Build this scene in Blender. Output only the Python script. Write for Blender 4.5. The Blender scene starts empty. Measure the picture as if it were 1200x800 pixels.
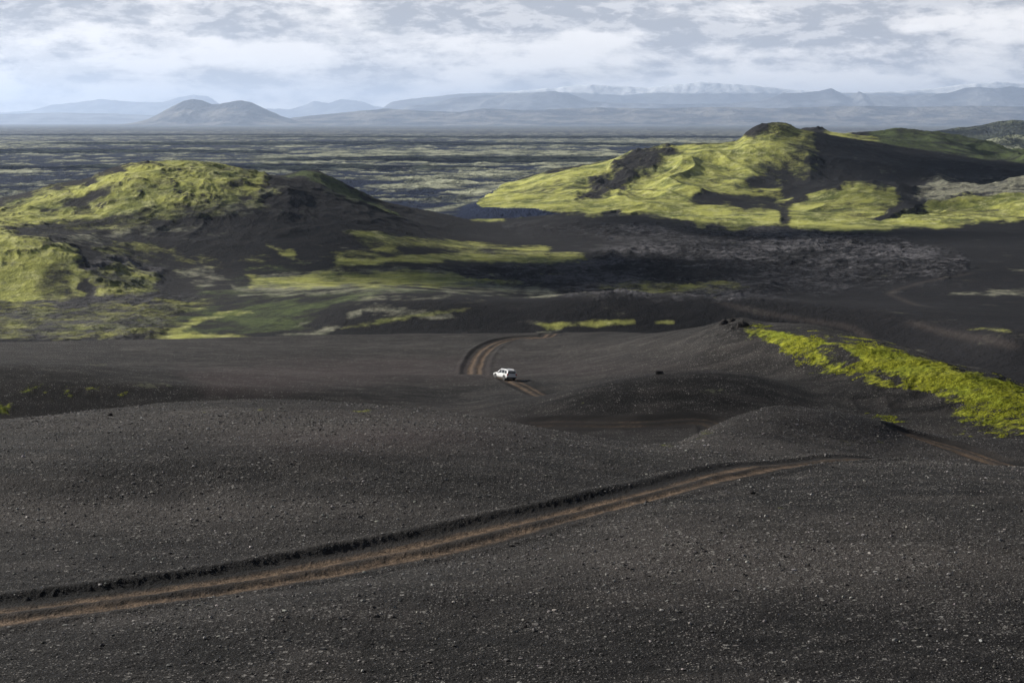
import bpy, bmesh, math, random
import numpy as np
from mathutils import Vector, Matrix

random.seed(7)
RNG = np.random.default_rng(7)
D = bpy.data
scene = bpy.context.scene
COL = scene.collection
R = math.radians

# ------------------------------------------------------------------ camera
F = 1833.0
PITCH = math.atan(258.0 / F)
CP, SP = math.cos(PITCH), math.sin(PITCH)
cam = D.cameras.new("camera")
cam.lens = F / 1200 * 36
cam.sensor_width = 36
cam.clip_start = 0.5
cam.clip_end = 200000
camo = D.objects.new("camera", cam)
COL.objects.link(camo)
camo.location = (0, 0, 0)
camo.rotation_euler = (math.pi / 2 - PITCH, 0, 0)
scene.camera = camo

def st(x, y):
    """slope coordinates (X/Y, Z/Y) of the sight line through photo pixel x, y"""
    u = (np.asarray(x, float) - 600) / F
    v = (400 - np.asarray(y, float)) / F
    d = CP + v * SP
    return u / d, (-SP + v * CP) / d

def proj(s, t):
    """back to photo pixels"""
    v = (t * CP + SP) / (CP - t * SP)
    u = s * (CP + v * SP)
    return 600 + u * F, 400 - v * F

# ------------------------------------------------------------------ noise
def _hash(ix, iy, seed):
    h = (ix.astype(np.int64) * 374761393 + iy.astype(np.int64) * 668265263 + seed * 1442695041) & 0xFFFFFFFF
    h = ((h ^ (h >> 13)) * 1274126177) & 0xFFFFFFFF
    h = (h ^ (h >> 16)) & 0xFFFFFFFF
    return h.astype(np.float32) * np.float32(1.0 / 4294967295.0)

def vnoise(x, y, seed=0):
    fx, fy = np.floor(x), np.floor(y)
    ix, iy = fx.astype(np.int64), fy.astype(np.int64)
    ax, ay = (x - fx).astype(np.float32), (y - fy).astype(np.float32)
    ax = ax * ax * ax * (ax * (ax * 6 - 15) + 10)
    ay = ay * ay * ay * (ay * (ay * 6 - 15) + 10)
    a = _hash(ix, iy, seed); b = _hash(ix + 1, iy, seed)
    c = _hash(ix, iy + 1, seed); d = _hash(ix + 1, iy + 1, seed)
    return (a + (b - a) * ax) * (1 - ay) + (c + (d - c) * ax) * ay

def fbm(x, y, octv=4, seed=0, gain=.5):
    """roughly -1..1"""
    s = 0; a = 1.0; n = 0
    ca, sa = math.cos(.6), math.sin(.6)
    for o in range(octv):
        s = s + a * (vnoise(x, y, seed + o * 17) * 2 - 1)
        n += a; a *= gain
        x, y = (x * ca - y * sa) * 2.03 + 11.3, (x * sa + y * ca) * 2.03 + 5.7
    return s / n

def ridged(x, y, octv=4, seed=0, gain=.5):
    """0..1, crests at 1"""
    s = 0; a = 1.0; n = 0
    ca, sa = math.cos(.6), math.sin(.6)
    for o in range(octv):
        v = 1 - np.abs(vnoise(x, y, seed + o * 17) * 2 - 1)
        s = s + a * v * v
        n += a; a *= gain
        x, y = (x * ca - y * sa) * 2.03 + 11.3, (x * sa + y * ca) * 2.03 + 5.7
    return s / n

def sstep(a, b, x):
    t = np.clip((x - a) / (b - a), 0, 1)
    return t * t * (3 - 2 * t)

def pchip_slopes(x, y):
    """x, y: (K, N) monotone x along axis 0"""
    h = np.diff(x, axis=0); dl = np.diff(y, axis=0) / h
    m = np.zeros_like(y)
    w1 = 2 * h[1:] + h[:-1]; w2 = h[1:] + 2 * h[:-1]
    same = dl[:-1] * dl[1:] > 0
    with np.errstate(divide='ignore', invalid='ignore'):
        mm = (w1 + w2) / (w1 / dl[:-1] + w2 / dl[1:])
    m[1:-1] = np.where(same, mm, 0)
    m[0] = dl[0]; m[-1] = dl[-1]
    return m

def pchip1(xk, yk, x):
    xk = np.asarray(xk, float)[:, None]; yk = np.asarray(yk, float)[:, None]
    m = pchip_slopes(xk, yk)[:, 0]; xk = xk[:, 0]; yk = yk[:, 0]
    x = np.clip(x, xk[0], xk[-1])
    i = np.clip(np.searchsorted(xk, x, side='right') - 1, 0, len(xk) - 2)
    h = xk[i + 1] - xk[i]; q = (x - xk[i]) / h
    return ((2*q**3 - 3*q**2 + 1) * yk[i] + (q**3 - 2*q**2 + q) * h * m[i]
            + (-2*q**3 + 3*q**2) * yk[i+1] + (q**3 - q**2) * h * m[i+1])

# ------------------------------------------------------------------ relief: lines of known height across the land
# each line: list of (x, y, Y) -> a point seen at x, y lying Y metres ahead; or (x, ('z', z), Y) -> a point at height z
def Z(z): return ('z', z)
def flat(z, Y): return [(-300, Z(z), Y), (1500, Z(z), Y)]
LINES = [
    flat(-15, 4),
    flat(-17.2, 30),
    [(-300, 800, 53), (0, 800, 53), (600, 800, 54.5), (1500, 800, 54.5)],
    [(-300, 775, 55.5), (0, 758, 58), (200, 735, 60.5), (400, 712, 63), (600, 704, 64.5), (1500, 704, 64.5)],
    # far rim of the near slope on the right / the near track on the left
    [(-300, 755, 60), (-100, 732, 61.5), (0, 718, 63.5), (200, 692, 69), (400, 660, 76), (600, 618, 84), (700, 596, 89),
     (800, 570, 96), (860, 556, 102), (920, 546, 108), (960, 540, 112), (1060, 543, 113), (1200, 550, 112), (1400, 560, 110)],
    # dip behind it
    [(-300, 620, 84), (0, 606, 84.5), (200, 590, 88), (400, 568, 93), (600, 556, 97), (700, 552, 101), (800, 541, 110), (860, 533, 118), (920, 532, 123),
     (960, 534, 126), (1060, 544, 127), (1200, 549, 129), (1400, 555, 130)],
    [(-300, 556, 94), (0, 548, 94), (200, 535, 97), (400, 528, 101), (600, 535, 104), (700, 540, 106), (800, 529, 117), (860, 519, 126), (920, 515, 132),
     (960, 516, 135), (1060, 530, 138), (1200, 538, 139), (1400, 545, 140)],
    # first ridge
    [(-300, 515, 112), (0, 500, 115), (100, 490, 117), (200, 483, 119), (300, 480, 120), (400, 482, 120), (500, 488, 120), (600, 502, 119),
     (700, 518, 120), (760, 524, 126), (790, 522, 131), (820, 510, 136), (850, 497, 139), (880, 486, 143), (905, 481, 144.5), (960, 486, 145),
     (1020, 498, 146), (1065, 507, 149), (1110, 513, 151), (1200, 516, 152), (1400, 520, 152)],
    # valley behind it
    [(-300, 520, 212), (0, 508, 214), (300, 494, 217), (450, 502, 216), (540, 508, 202), (620, 508, 195), (700, 505, 193), (820, 502, 192), (900, 498, 193),
     (1000, 500, 193), (1100, 508, 189), (1200, 514, 182), (1400, 520, 175)],
    # middle swell crest
    [(-300, 478, 221), (0, 470, 221), (300, 470, 223), (450, 474, 224), (540, 488, 212), (590, 478, 211), (640, 468, 211), (700, 452, 211), (770, 440, 211.5), (820, 436, 212),
     (870, 440, 212), (920, 454, 211), (960, 466, 209), (1000, 470, 208), (1100, 482, 200), (1200, 494, 190), (1400, 515, 180)],
    [(-300, 445, 226), (0, 445, 226), (300, 452, 229), (450, 456, 234), (540, 462, 236), (600, 459, 236), (640, 460, 238), (700, 452, 239), (770, 444, 239), (820, 442, 238), (870, 440, 236),
     (920, 440, 231), (1000, 440, 221), (1100, 455, 209), (1200, 478, 195), (1400, 512, 184)],
    # hump the car stands on
    [(-300, 421, 233), (0, 426, 233), (100, 430, 235), (150, 433, 237), (250, 437, 240), (400, 440, 247), (560, 441, 254), (600, 443, 255), (650, 440, 260),
     (700, 433, 264), (770, 420, 262), (857, 402, 254), (900, 408, 245), (1000, 416, 230), (1100, 437, 215), (1200, 469, 199), (1400, 508, 188)],
    [(-300, 428, 268), (0, 433, 268), (150, 439, 272), (250, 437, 280), (400, 440, 284), (500, 442.5, 282), (560, 441.5, 280), (600, 436, 283), (650, 428, 288), (700, 418, 288), (770, 404, 281), (857, 388, 264),
     (900, 395, 252), (950, 397, 243), (1000, 407, 235), (1100, 429, 219), (1200, 463, 203), (1400, 505, 192)],
    # brow of the slope
    [(-300, 404, 352), (0, 401, 352), (200, 397, 352), (400, 393, 352), (600, 392, 345), (700, 391, 330), (760, 390, 314), (800, 387, 298),
     (840, 382, 281), (860, 380, 274), (900, 386, 260), (950, 389, 250), (1000, 401, 241), (1060, 414, 231), (1100, 425, 225), (1150, 440, 216), (1200, 459, 207), (1400, 502, 196)],
    [(-300, Z(-76), 430), (800, Z(-76), 425), (1000, Z(-70), 380), (1200, Z(-68), 350), (1500, Z(-66), 330)],
    [(-300, Z(-102), 580), (800, Z(-102), 580), (1500, Z(-100), 560)],
    [(-300, Z(-112), 760), (300, Z(-112), 770), (450, Z(-111), 800), (800, Z(-111), 800), (1000, Z(-110.5), 770), (1200, Z(-109), 680), (1500, Z(-108), 640)],
    # dark swell
    [(-300, Z(-112), 900), (250, Z(-112), 900), (330, 366, 885), (380, 360, 880), (450, 352, 875), (520, 350, 870), (600, 352, 868), (700, 344, 866),
     (800, 345, 866), (900, 351, 855), (1000, 361, 830), (1100, 373, 790), (1200, 387, 730), (1500, 400, 710)],
    [(-300, Z(-113), 975), (200, Z(-113), 975), (320, 350, 960), (380, 342, 960), (450, 336, 965), (500, 338, 970), (560, 345, 975), (650, Z(-114), 1010), (1500, Z(-114), 1000)],
    # green shelf on the left
    [(-300, 262, 1115), (-100, 272, 1110), (0, 278, 1105), (60, 284, 1105), (110, 299, 1105), (170, 322, 1100), (230, Z(-112), 1100), (1500, Z(-114), 1100)],
    # middle of the left hill
    [(-300, 262, 1250), (0, 262, 1250), (60, 266, 1250), (120, 272, 1250), (200, 282, 1250), (300, 288, 1250), (400, 292, 1250), (480, 300, 1250), (560, Z(-113), 1250), (1500, Z(-114), 1250)],
    # left hill crest
    [(-300, 258, 1500), (-100, 244, 1500), (0, 233, 1500), (50, 222, 1500), (100, 211, 1500), (130, 199, 1500), (155, 193, 1500), (200, 191, 1500), (250, 194, 1500),
     (300, 203, 1500), (340, 212, 1500), (380, 221, 1500), (420, 236, 1500), (460, 250, 1500), (500, 265, 1500), (560, 279, 1500), (620, Z(-115), 1500), (1500, Z(-115), 1500)],
    [(-300, 264, 1680), (0, 246, 1680), (200, 209, 1680), (300, 211, 1680), (330, 206, 1680), (345, 202, 1680), (365, 199, 1680), (390, 209, 1680), (420, 224, 1680), (440, 231, 1680), (470, 240, 1680),
     (520, 252, 1680), (560, 261, 1680), (600, 266, 1680), (640, 257, 1690), (720, 252, 1700), (780, 256, 1700), (840, 264, 1690), (900, 269, 1680), (1200, 268, 1680), (1500, 262, 1680)],
    [(-300, Z(-118), 1900), (560, Z(-118), 1900), (700, Z(-112), 1830), (850, Z(-112), 1830), (1000, 253, 1830), (1100, 250, 1830), (1500, 244, 1830)],
    # foothills
    [(-300, Z(-119), 2150), (530, Z(-119), 2150), (580, 234, 2130), (640, 230, 2110), (700, 229, 2100), (730, 224, 2100), (790, 226, 2100), (850, 233, 2100), (905, 238, 2100), (960, 228, 2100), (1010, 219, 2100),
     (1050, 219, 2100), (1090, 226, 2100), (1150, 221, 2100), (1200, 214, 2100), (1500, 205, 2100)],
    # saddle behind the foothills
    [(-300, Z(-120), 2330), (540, Z(-120), 2330), (600, 224, 2320), (700, 212, 2310), (800, 206, 2300), (850, 205, 2300), (905, 208, 2300), (960, 212, 2300), (1010, 213, 2280), (1080, 215, 2280), (1200, 211, 2280), (1500, 205, 2280)],
    # mountain crest
    [(-300, Z(-122), 2650), (540, Z(-122), 2650), (580, 222, 2650), (620, 209, 2650), (660, 198, 2650), (700, 190, 2650), (730, 184, 2650), (770, 173, 2650), (800, 170, 2650), (860, 164, 2650), (876, 154, 2650),
     (890, 148, 2650), (905, 146, 2650), (930, 150, 2650), (960, 155, 2650), (1000, 163, 2650), (1070, 177, 2650), (1200, 192, 2650), (1500, 215, 2650)],
    [(-300, Z(-124), 3300), (860, Z(-124), 3300), (930, 165, 3300), (975, 156, 3300), (1020, 157, 3300), (1055, 155, 3300), (1090, 158, 3300), (1140, 168, 3300), (1200, 181, 3300), (1500, 205, 3300)],
    flat(-129, 4300),
    flat(-131, 9000),
    flat(-134, 30000),
    flat(-136, 60000),
    flat(-138, 150000),
]

def line_eval(line, s):
    ss, tt, YY = [], [], []
    for x, y, Y in line:
        if isinstance(y, tuple):
            t = y[1] / Y
            sx = (x - 600) / F
        else:
            sx, t = st(x, y)
        ss.append(float(sx)); tt.append(float(t)); YY.append(Y)
    return pchip1(ss, YY, s), pchip1(ss, tt, s)

def relief(s, Ys):
    """heights on the grid s (N) x Ys (M) -> (M, N)"""
    ky, kz = [], []
    for ln in LINES:
        Y, t = line_eval(ln, s)
        ky.append(Y); kz.append(Y * t)
    ky = np.array(ky); kz = np.array(kz)
    for k in range(1, len(ky)):
        ky[k] = np.maximum(ky[k], ky[k-1] + 4)
    m = pchip_slopes(ky, kz)
    out = np.empty((len(Ys), len(s)), np.float64)
    ar = np.arange(len(s))
    for j, Y in enumerate(Ys):
        i = np.clip((ky <= Y).sum(axis=0) - 1, 0, len(ky) - 2)
        h = ky[i+1, ar] - ky[i, ar]; q = np.clip((Y - ky[i, ar]) / h, 0, 1)
        out[j] = ((2*q**3 - 3*q**2 + 1) * kz[i, ar] + (q**3 - 2*q**2 + q) * h * m[i, ar]
                  + (-2*q**3 + 3*q**2) * kz[i+1, ar] + (q**3 - q**2) * h * m[i+1, ar])
    return out

def hit(x, y, Y0=35, Y1=4000):
    """first ground point beyond Y0 on the sight line x, y"""
    s, t = st(x, y)
    Ys = np.exp(np.linspace(math.log(Y0), math.log(Y1), 1500))
    z = relief(np.array([float(s)]), Ys)[:, 0]
    k = np.argmax(z / Ys >= float(t) - 1e-6)
    return float(s) * Ys[k], Ys[k]

# ------------------------------------------------------------------ tracks (plan polylines)
def smooth_line(pts, n=6):
    pts = np.array(pts, float)
    out = []
    P = np.vstack([2*pts[0]-pts[1], pts, 2*pts[-1]-pts[-2]])
    for i in range(1, len(P) - 2):
        for k in range(n):
            t = k / n
            out.append(.5 * ((2*P[i]) + (-P[i-1]+P[i+1])*t + (2*P[i-1]-5*P[i]+4*P[i+1]-P[i+2])*t*t + (-P[i-1]+3*P[i]-3*P[i+1]+P[i+2])*t**3))
    out.append(pts[-1])
    return np.array(out)

def XY(x, y, Y):
    s, _ = st(x, y); return (float(s) * Y, Y)

T_MAIN = [XY(-300, 755, 60), XY(-100, 732, 61.5), XY(0, 718, 63.5), XY(200, 692, 69), XY(400, 660, 76), XY(600, 618, 84), XY(700, 596, 89),
          XY(800, 570, 96), XY(860, 556, 102), XY(920, 547, 108.5), (26.0, 115.5), (31.5, 121), (36.5, 124.5), (41, 126),
          (43.2, 128.5), hit(1172, 541, 127), hit(1130, 527, 127), hit(1095, 516, 127), hit(1068, 508, 130)]
T_MAIN = smooth_line(T_MAIN)
T_VALLEY = smooth_line([(45, 168), (36, 178), (26, 184), hit(830, 497.5, 170), hit(760, 497, 165), hit(690, 496.5, 165), hit(640, 496.5, 165), hit(600, 497.5, 165)])
T_CAR = smooth_line([(6.2, 224), hit(645, 472, 200)[0:1] + (228,), hit(628, 460, 215), hit(608, 449, 215), (-0.4, 256), (-3.2, 262), (-6.2, 270), hit(556, 437, 262), hit(558, 425, 265), hit(566, 412, 270), hit(580, 401.5, 280), hit(597, 396.5, 285), hit(618, 394.5, 290), hit(640, 394, 290), (12, 362)])
T_FAR = [smooth_line([hit(835, 352, 420), hit(870, 362, 420), hit(920, 372, 420), hit(960, 378, 420), hit(995, 384, 420), hit(1015, 397, 400), hit(1010, 408, 400)]),
         smooth_line([hit(1150, 318, 420), hit(1085, 330, 420), hit(1045, 343, 420), hit(1060, 352, 420), hit(1105, 362, 420)]),
         smooth_line([hit(1060, 374, 420), hit(1120, 392, 420), hit(1200, 412, 420)])]

def track_dist(X, Y, line, maxd=8):
    """signed sideways distance to a polyline (large where far), and place along it 0..1"""
    d = np.full(X.shape, 99.0, np.float32); al = np.zeros(X.shape, np.float32)
    n = len(line) - 1
    for k in range(n):
        a, b = line[k], line[k+1]
        x0, x1 = min(a[0], b[0]) - maxd, max(a[0], b[0]) + maxd
        y0, y1 = min(a[1], b[1]) - maxd, max(a[1], b[1]) + maxd
        idx = np.nonzero((X > x0) & (X < x1) & (Y > y0) & (Y < y1))
        if len(idx[0]) == 0: continue
        px, py = X[idx] - a[0], Y[idx] - a[1]
        e = b - a; L2 = e @ e
        if L2 < 1e-9: continue
        q = np.clip((px * e[0] + py * e[1]) / L2, 0, 1)
        dx, dy = px - q * e[0], py - q * e[1]
        dist = np.hypot(dx, dy)
        sg = np.where(e[0] * py - e[1] * px >= 0, 1, -1)
        better = dist < np.abs(d[idx])
        dd = d[idx]; dd[better] = (dist * sg)[better]; d[idx] = dd
        aa = al[idx]; aa[better] = ((k + q) / n)[better]; al[idx] = aa
    return d, al

# ------------------------------------------------------------------ patches of ground cover, drawn as outlines on the land
RW, RH = 700, 400      # raster cell: 2 photo px
gx, gy = np.meshgrid(np.arange(RW) * 2.0 - 100, np.arange(RH) * 2.0)

def poly_sd(px, py, poly):
    """signed distance, positive inside"""
    d = np.full(px.shape, 1e9); ins = np.zeros(px.shape, bool)
    n = len(poly)
    for i in range(n):
        ax, ay = poly[i]; bx, by = poly[(i + 1) % n]
        ex, ey = bx - ax, by - ay
        wx, wy = px - ax, py - ay
        q = np.clip((wx*ex + wy*ey) / (ex*ex + ey*ey + 1e-9), 0, 1)
        d = np.minimum(d, np.hypot(wx - q*ex, (wy - q*ey) * 1.6))
        c = ((ay > py) != (by > py)) & (px < (bx - ax) * (py - ay) / (by - ay + 1e-12) + ax)
        ins ^= c
    return np.where(ins, d, -d)

def paint(m, poly, w, soft, warp=4.0, seed=1):
    warp *= 1.5; soft *= 1.7
    wx = gx + warp * 2.4 * fbm(gx / 25, gy / 8, 4, seed, .6)
    wy = gy + warp * fbm(gx / 24, gy / 7, 4, seed + 50, .6)
    a = sstep(-soft, soft, poly_sd(wx, wy, poly))
    np.copyto(m, m * (1 - a) + w * a)

def blob(m, x, y, rx, ry, w, ang=0):
    c, s_ = math.cos(ang), math.sin(ang)
    dx, dy = gx - x, gy - y
    a = np.exp(-(((dx*c + dy*s_) / rx)**2 + ((-dx*s_ + dy*c) / ry)**2))
    np.copyto(m, m * (1 - a) + w * a)

def sample(m, x, y):
    fx = np.clip((x + 100) / 2, 0, RW - 1.001); fy = np.clip(y / 2, 0, RH - 1.001)
    ix = fx.astype(int); iy = fy.astype(int); ax = fx - ix; ay = fy - iy
    return (m[iy, ix] * (1-ax) + m[iy, ix+1] * ax) * (1-ay) + (m[iy+1, ix] * (1-ax) + m[iy+1, ix+1] * ax) * ay

def new(): return np.zeros((RH, RW))

# --- middle distance
moss, pale, green, lava, rock = new(), new(), new(), new(), new()
# left hill
paint(moss, [(-100, 262), (0, 240), (60, 224), (110, 212), (150, 190), (200, 186), (260, 190), (305, 204), (318, 214), (300, 228), (272, 240), (255, 250), (200, 254),
             (150, 262), (110, 262), (60, 266), (0, 280), (-100, 290)], .78, 8, 6, 1)
paint(moss, [(75, 240), (110, 222), (135, 216), (130, 232), (100, 244)], .2, 5, 4, 2)
paint(moss, [(10, 270), (50, 262), (110, 258), (160, 266), (110, 275), (50, 280)], .15, 5, 4, 2)
paint(pale, [(20, 290), (90, 276), (170, 266), (240, 262), (250, 270), (170, 276), (80, 292)], .5, 6, 5, 3)
paint(pale, [(255, 240), (300, 222), (330, 212), (345, 218), (300, 245), (260, 262)], .45, 7, 5, 3)
paint(green, [(335, 204), (365, 198), (395, 210), (440, 235), (480, 256), (450, 250), (405, 230), (360, 214)], .8, 4, 4, 4)
paint(moss, [(425, 232), (445, 236), (475, 252), (450, 248)], .45, 3, 2, 4)
paint(moss, [(60, 268), (150, 250), (250, 236), (300, 222), (335, 222), (300, 246), (200, 266), (100, 282)], .42, 10, 7, 63)
# skirts of the left hill
paint(green, [(180, 398), (225, 345), (300, 314), (470, 308), (640, 330), (600, 346), (440, 348), (360, 374), (400, 398)], .52, 12, 8, 60)
paint(pale, [(270, 345), (330, 318), (470, 314), (600, 330), (560, 344), (400, 346)], .62, 10, 7, 61)
paint(moss, [(120, 300), (200, 290), (330, 296), (420, 305), (300, 318), (210, 330), (150, 320)], .22, 10, 8, 62)
paint(moss, [(395, 302), (470, 299), (540, 294), (610, 296), (690, 298), (686, 306), (600, 308), (520, 307), (450, 310), (395, 314)], .70, 4, 3, 5)
paint(moss, [(400, 268), (520, 279), (650, 290), (635, 297), (520, 292), (420, 288)], .56, 4, 3, 6)
paint(moss, [(380, 294), (460, 290), (470, 297), (400, 302)], .55, 3, 3, 7)
paint(moss, [(310, 290), (345, 296), (350, 306), (325, 302)], .6, 3, 4, 7)
paint(green, [(380, 296), (470, 298), (500, 310), (400, 318)], .5, 6, 4, 7)
paint(moss, [(290, 325), (380, 318), (470, 317), (550, 322), (610, 331), (560, 336), (450, 336), (340, 338), (290, 340)], .68, 5, 4, 8)
paint(pale, [(270, 336), (330, 332), (400, 334), (480, 333), (420, 342), (330, 346), (280, 342)], .7, 3, 3, 9)
paint(pale, [(212, 316), (240, 310), (262, 318), (275, 330), (240, 338), (215, 330)], .42, 6, 5, 10)
paint(pale, [(295, 324), (400, 316), (470, 320), (380, 328), (300, 330)], .5, 4, 3, 10)
paint(pale, [(540, 336), (640, 335), (690, 343), (640, 348), (560, 344)], .6, 4, 3, 11)
paint(green, [(265, 362), (330, 352), (380, 356), (340, 372), (280, 384), (240, 392), (180, 396), (200, 380)], .75, 6, 4, 12)
paint(moss, [(165, 398), (190, 384), (235, 370), (290, 362), (300, 365), (245, 377), (215, 387), (290, 391), (300, 398)], .62, 3, 3, 13)
paint(pale, [(300, 394), (350, 386), (400, 384), (380, 392)], .5, 3, 3, 13)
paint(moss, [(385, 390), (420, 379), (500, 366), (552, 357), (560, 362), (500, 373), (430, 384)], .55, 3, 3, 14)
paint(pale, [(403, 366), (425, 362), (420, 374), (405, 376)], .5, 3, 2, 14)
# green shelf
paint(moss, [(-100, 270), (0, 276), (55, 282), (92, 290), (100, 310), (92, 345), (60, 354), (-100, 360)], .98, 6, 5, 15)
paint(moss, [(38, 322), (72, 308), (92, 318), (86, 352), (40, 352)], .42, 9, 6, 16)
paint(moss, [(104, 316), (150, 308), (190, 322), (184, 344), (130, 350), (106, 346)], .56, 5, 5, 17)
paint(moss, [(95, 290), (130, 284), (215, 292), (200, 298), (130, 300)], .5, 4, 4, 17)
paint(moss, [(200, 298), (260, 300), (240, 306), (200, 306)], .35, 4, 4, 17)
paint(moss, [(-100, 358), (60, 356), (200, 350), (260, 352), (220, 375), (170, 398), (-100, 402)], .40, 6, 5, 18)
paint(lava, [(-100, 350), (60, 352), (180, 342), (230, 352), (200, 375), (170, 398), (-100, 402)], .8, 6, 5, 18)
paint(lava, [(105, 308), (150, 302), (190, 318), (190, 345), (110, 350)], 1, 5, 4, 18)
paint(moss, [(628, 378), (690, 374), (745, 374), (750, 380), (690, 384), (640, 386)], .58, 3, 2, 19)
paint(moss, [(765, 376), (790, 374), (792, 380), (770, 381)], .62, 2, 2, 19)
# lava field
paint(lava, [(500, 312), (600, 308), (700, 300), (760, 280), (600, 268), (640, 262), (860, 262), (1000, 272), (1090, 290), (1130, 310), (1120, 325), (1040, 335), (900, 346), (760, 346), (640, 340), (510, 322)], 1, 8, 8, 20)
paint(moss, [(690, 330), (760, 326), (860, 330), (880, 342), (780, 344), (700, 340)], .42, 5, 4, 21)
# mountain
paint(moss, [(535, 246), (560, 232), (600, 212), (660, 195), (700, 187), (760, 174), (800, 167), (860, 160), (880, 145), (905, 142), (940, 148), (958, 157), (950, 172),
             (958, 190), (940, 204), (915, 214), (925, 230), (918, 246), (925, 266), (820, 264), (780, 254), (720, 250), (620, 254), (560, 258)], .9, 5, 5, 22)
paint(moss, [(668, 236), (690, 214), (735, 188), (785, 170), (796, 180), (760, 192), (735, 204), (706, 226), (690, 236)], .25, 4, 5, 23)
paint(rock, [(668, 236), (690, 214), (735, 186), (785, 168), (796, 180), (760, 192), (735, 204), (706, 226), (690, 236)], 1, 4, 5, 23)
paint(moss, [(805, 232), (830, 222), (880, 226), (918, 236), (915, 250), (860, 246), (815, 240)], .2, 5, 5, 24)
paint(moss, [(872, 210), (892, 198), (910, 205), (915, 222), (890, 220)], .2, 4, 4, 24)
paint(moss, [(905, 196), (922, 178), (940, 160), (958, 158), (966, 200), (930, 214)], .42, 8, 5, 25)
paint(rock, [(872, 156), (884, 146), (905, 143), (930, 148), (920, 154), (890, 158)], .9, 4, 4, 25)
paint(moss, [(872, 156), (880, 146), (900, 143), (896, 152), (884, 162)], .2, 3, 3, 25)
paint(moss, [(925, 268), (925, 244), (955, 230), (1005, 217), (1040, 219), (1058, 232), (1040, 246), (1055, 250), (1080, 238), (1140, 228), (1300, 218), (1300, 250),
             (1160, 262), (1070, 268), (1040, 272), (960, 270)], .8, 4, 4, 26)
paint(moss, [(1020, 256), (1050, 244), (1066, 234), (1074, 238), (1050, 252), (1034, 260)], .1, 3, 2, 27)
paint(moss, [(915, 262), (918, 240), (926, 240), (926, 264)], .2, 3, 2, 27)
paint(pale, [(1085, 212), (1130, 208), (1300, 204), (1300, 232), (1150, 236), (1100, 240), (1075, 230)], .62, 5, 5, 28)
paint(lava, [(1085, 206), (1130, 205), (1300, 200), (1300, 245), (1150, 240), (1090, 244), (1075, 225)], .7, 5, 5, 28)
paint(green, [(700, 238), (760, 236), (800, 244), (910, 250), (925, 268), (800, 262), (760, 252)], .5, 5, 4, 29)  # foothill base: cloud shade painted as darker green moss
paint(green, [(930, 262), (1000, 258), (1100, 256), (1200, 250), (1040, 272), (950, 270)], .6, 5, 4, 29)  # cloud shade in the colour along the right foothill base too
# far side hills right of the mountain
far_moss = new(); far_green = new()
paint(far_moss, [(955, 158), (975, 154), (1010, 160), (1075, 176), (1060, 180), (1000, 168)], .75, 3, 2, 30)
paint(far_green, [(1005, 166), (1015, 152), (1055, 150), (1095, 155), (1150, 165), (1300, 190), (1300, 215), (1080, 180)], .8, 5, 3, 31)
# pale streaks of wet sand at the right edge
paint(pale, [(1110, 344), (1160, 338), (1300, 330), (1300, 346), (1150, 346)], .5, 3, 3, 32)
paint(pale, [(1175, 316), (1300, 312), (1300, 320), (1180, 320)], .5, 3, 3, 32)
paint(moss, [(1130, 384), (1180, 382), (1190, 388), (1150, 388)], .5, 3, 3, 33)

# --- near ground
nmoss, npink, npeb_lit, nsage = new(), new(), new(), new()
paint(nmoss, [(868, 384), (890, 386), (930, 392), (975, 398), (1040, 408), (1110, 428), (1160, 442), (1300, 485), (1300, 520), (1200, 494), (1160, 478), (1110, 466), (1050, 456),
              (1000, 446), (960, 434), (930, 420), (900, 402), (875, 392)], .82, 7, 7, 40)
paint(nmoss, [(872, 385), (900, 387), (960, 402), (1050, 414), (1110, 428), (1300, 488), (1300, 500), (1150, 458), (1080, 442), (1000, 424), (930, 406)], .98, 4, 4, 47)
paint(nmoss, [(950, 412), (985, 408), (1010, 425), (975, 428)], .35, 5, 5, 41)
paint(nmoss, [(1000, 430), (1050, 440), (1060, 450), (1010, 440)], .45, 5, 5, 41)
paint(nmoss, [(930, 384), (960, 386), (1080, 412), (1100, 420), (1060, 412), (980, 398)], .35, 4, 3, 42)
paint(nmoss, [(1115, 486), (1150, 474), (1300, 490), (1300, 520), (1180, 510), (1120, 500)], .66, 7, 6, 43)
paint(nmoss, [(1010, 486), (1070, 490), (1085, 500), (1030, 497)], .45, 5, 5, 44)
blob(nmoss, 5, 478, 20, 8, .75); blob(nmoss, 45, 457, 55, 8, .5); blob(nmoss, 120, 460, 70, 9, .40)
blob(nmoss, 422, 480, 16, 3, .6); blob(nmoss, 305, 479, 8, 2, .5); blob(nmoss, 240, 482, 8, 2, .45)
blob(nmoss, 830, 507, 30, 5, .4, -.5); blob(nmoss, 1020, 520, 60, 5, .36); blob(nmoss, 115, 427, 14, 2, .5)
blob(nmoss, 785, 523, 12, 4, .6); blob(nmoss, 850, 520, 60, 5, .3)
blob(nmoss, 1150, 505, 60, 6, .5)
blob(nsage, 172, 451, 40, 5, .9); blob(nsage, 835, 459, 34, 6, .7); blob(nsage, 80, 447, 80, 5, .3)
paint(npink, [(215, 434), (330, 428), (560, 424), (600, 440), (430, 446), (300, 462), (250, 462)], 1, 12, 5, 45)
blob(npink, 440, 510, 160, 24, .9); blob(npink, 480, 424, 120, 4, .9); blob(npink, 660, 436, 60, 4, .5); blob(npink, 660, 430, 180, 10, .35)
blob(npeb_lit, 200, 605, 330, 20, 1); blob(npeb_lit, 430, 640, 120, 16, .6); blob(npeb_lit, 930, 655, 330, 38, 1); blob(npeb_lit, 940, 520, 170, 22, .9)  # gravel bands, which also paint the lit swells paler
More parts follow.
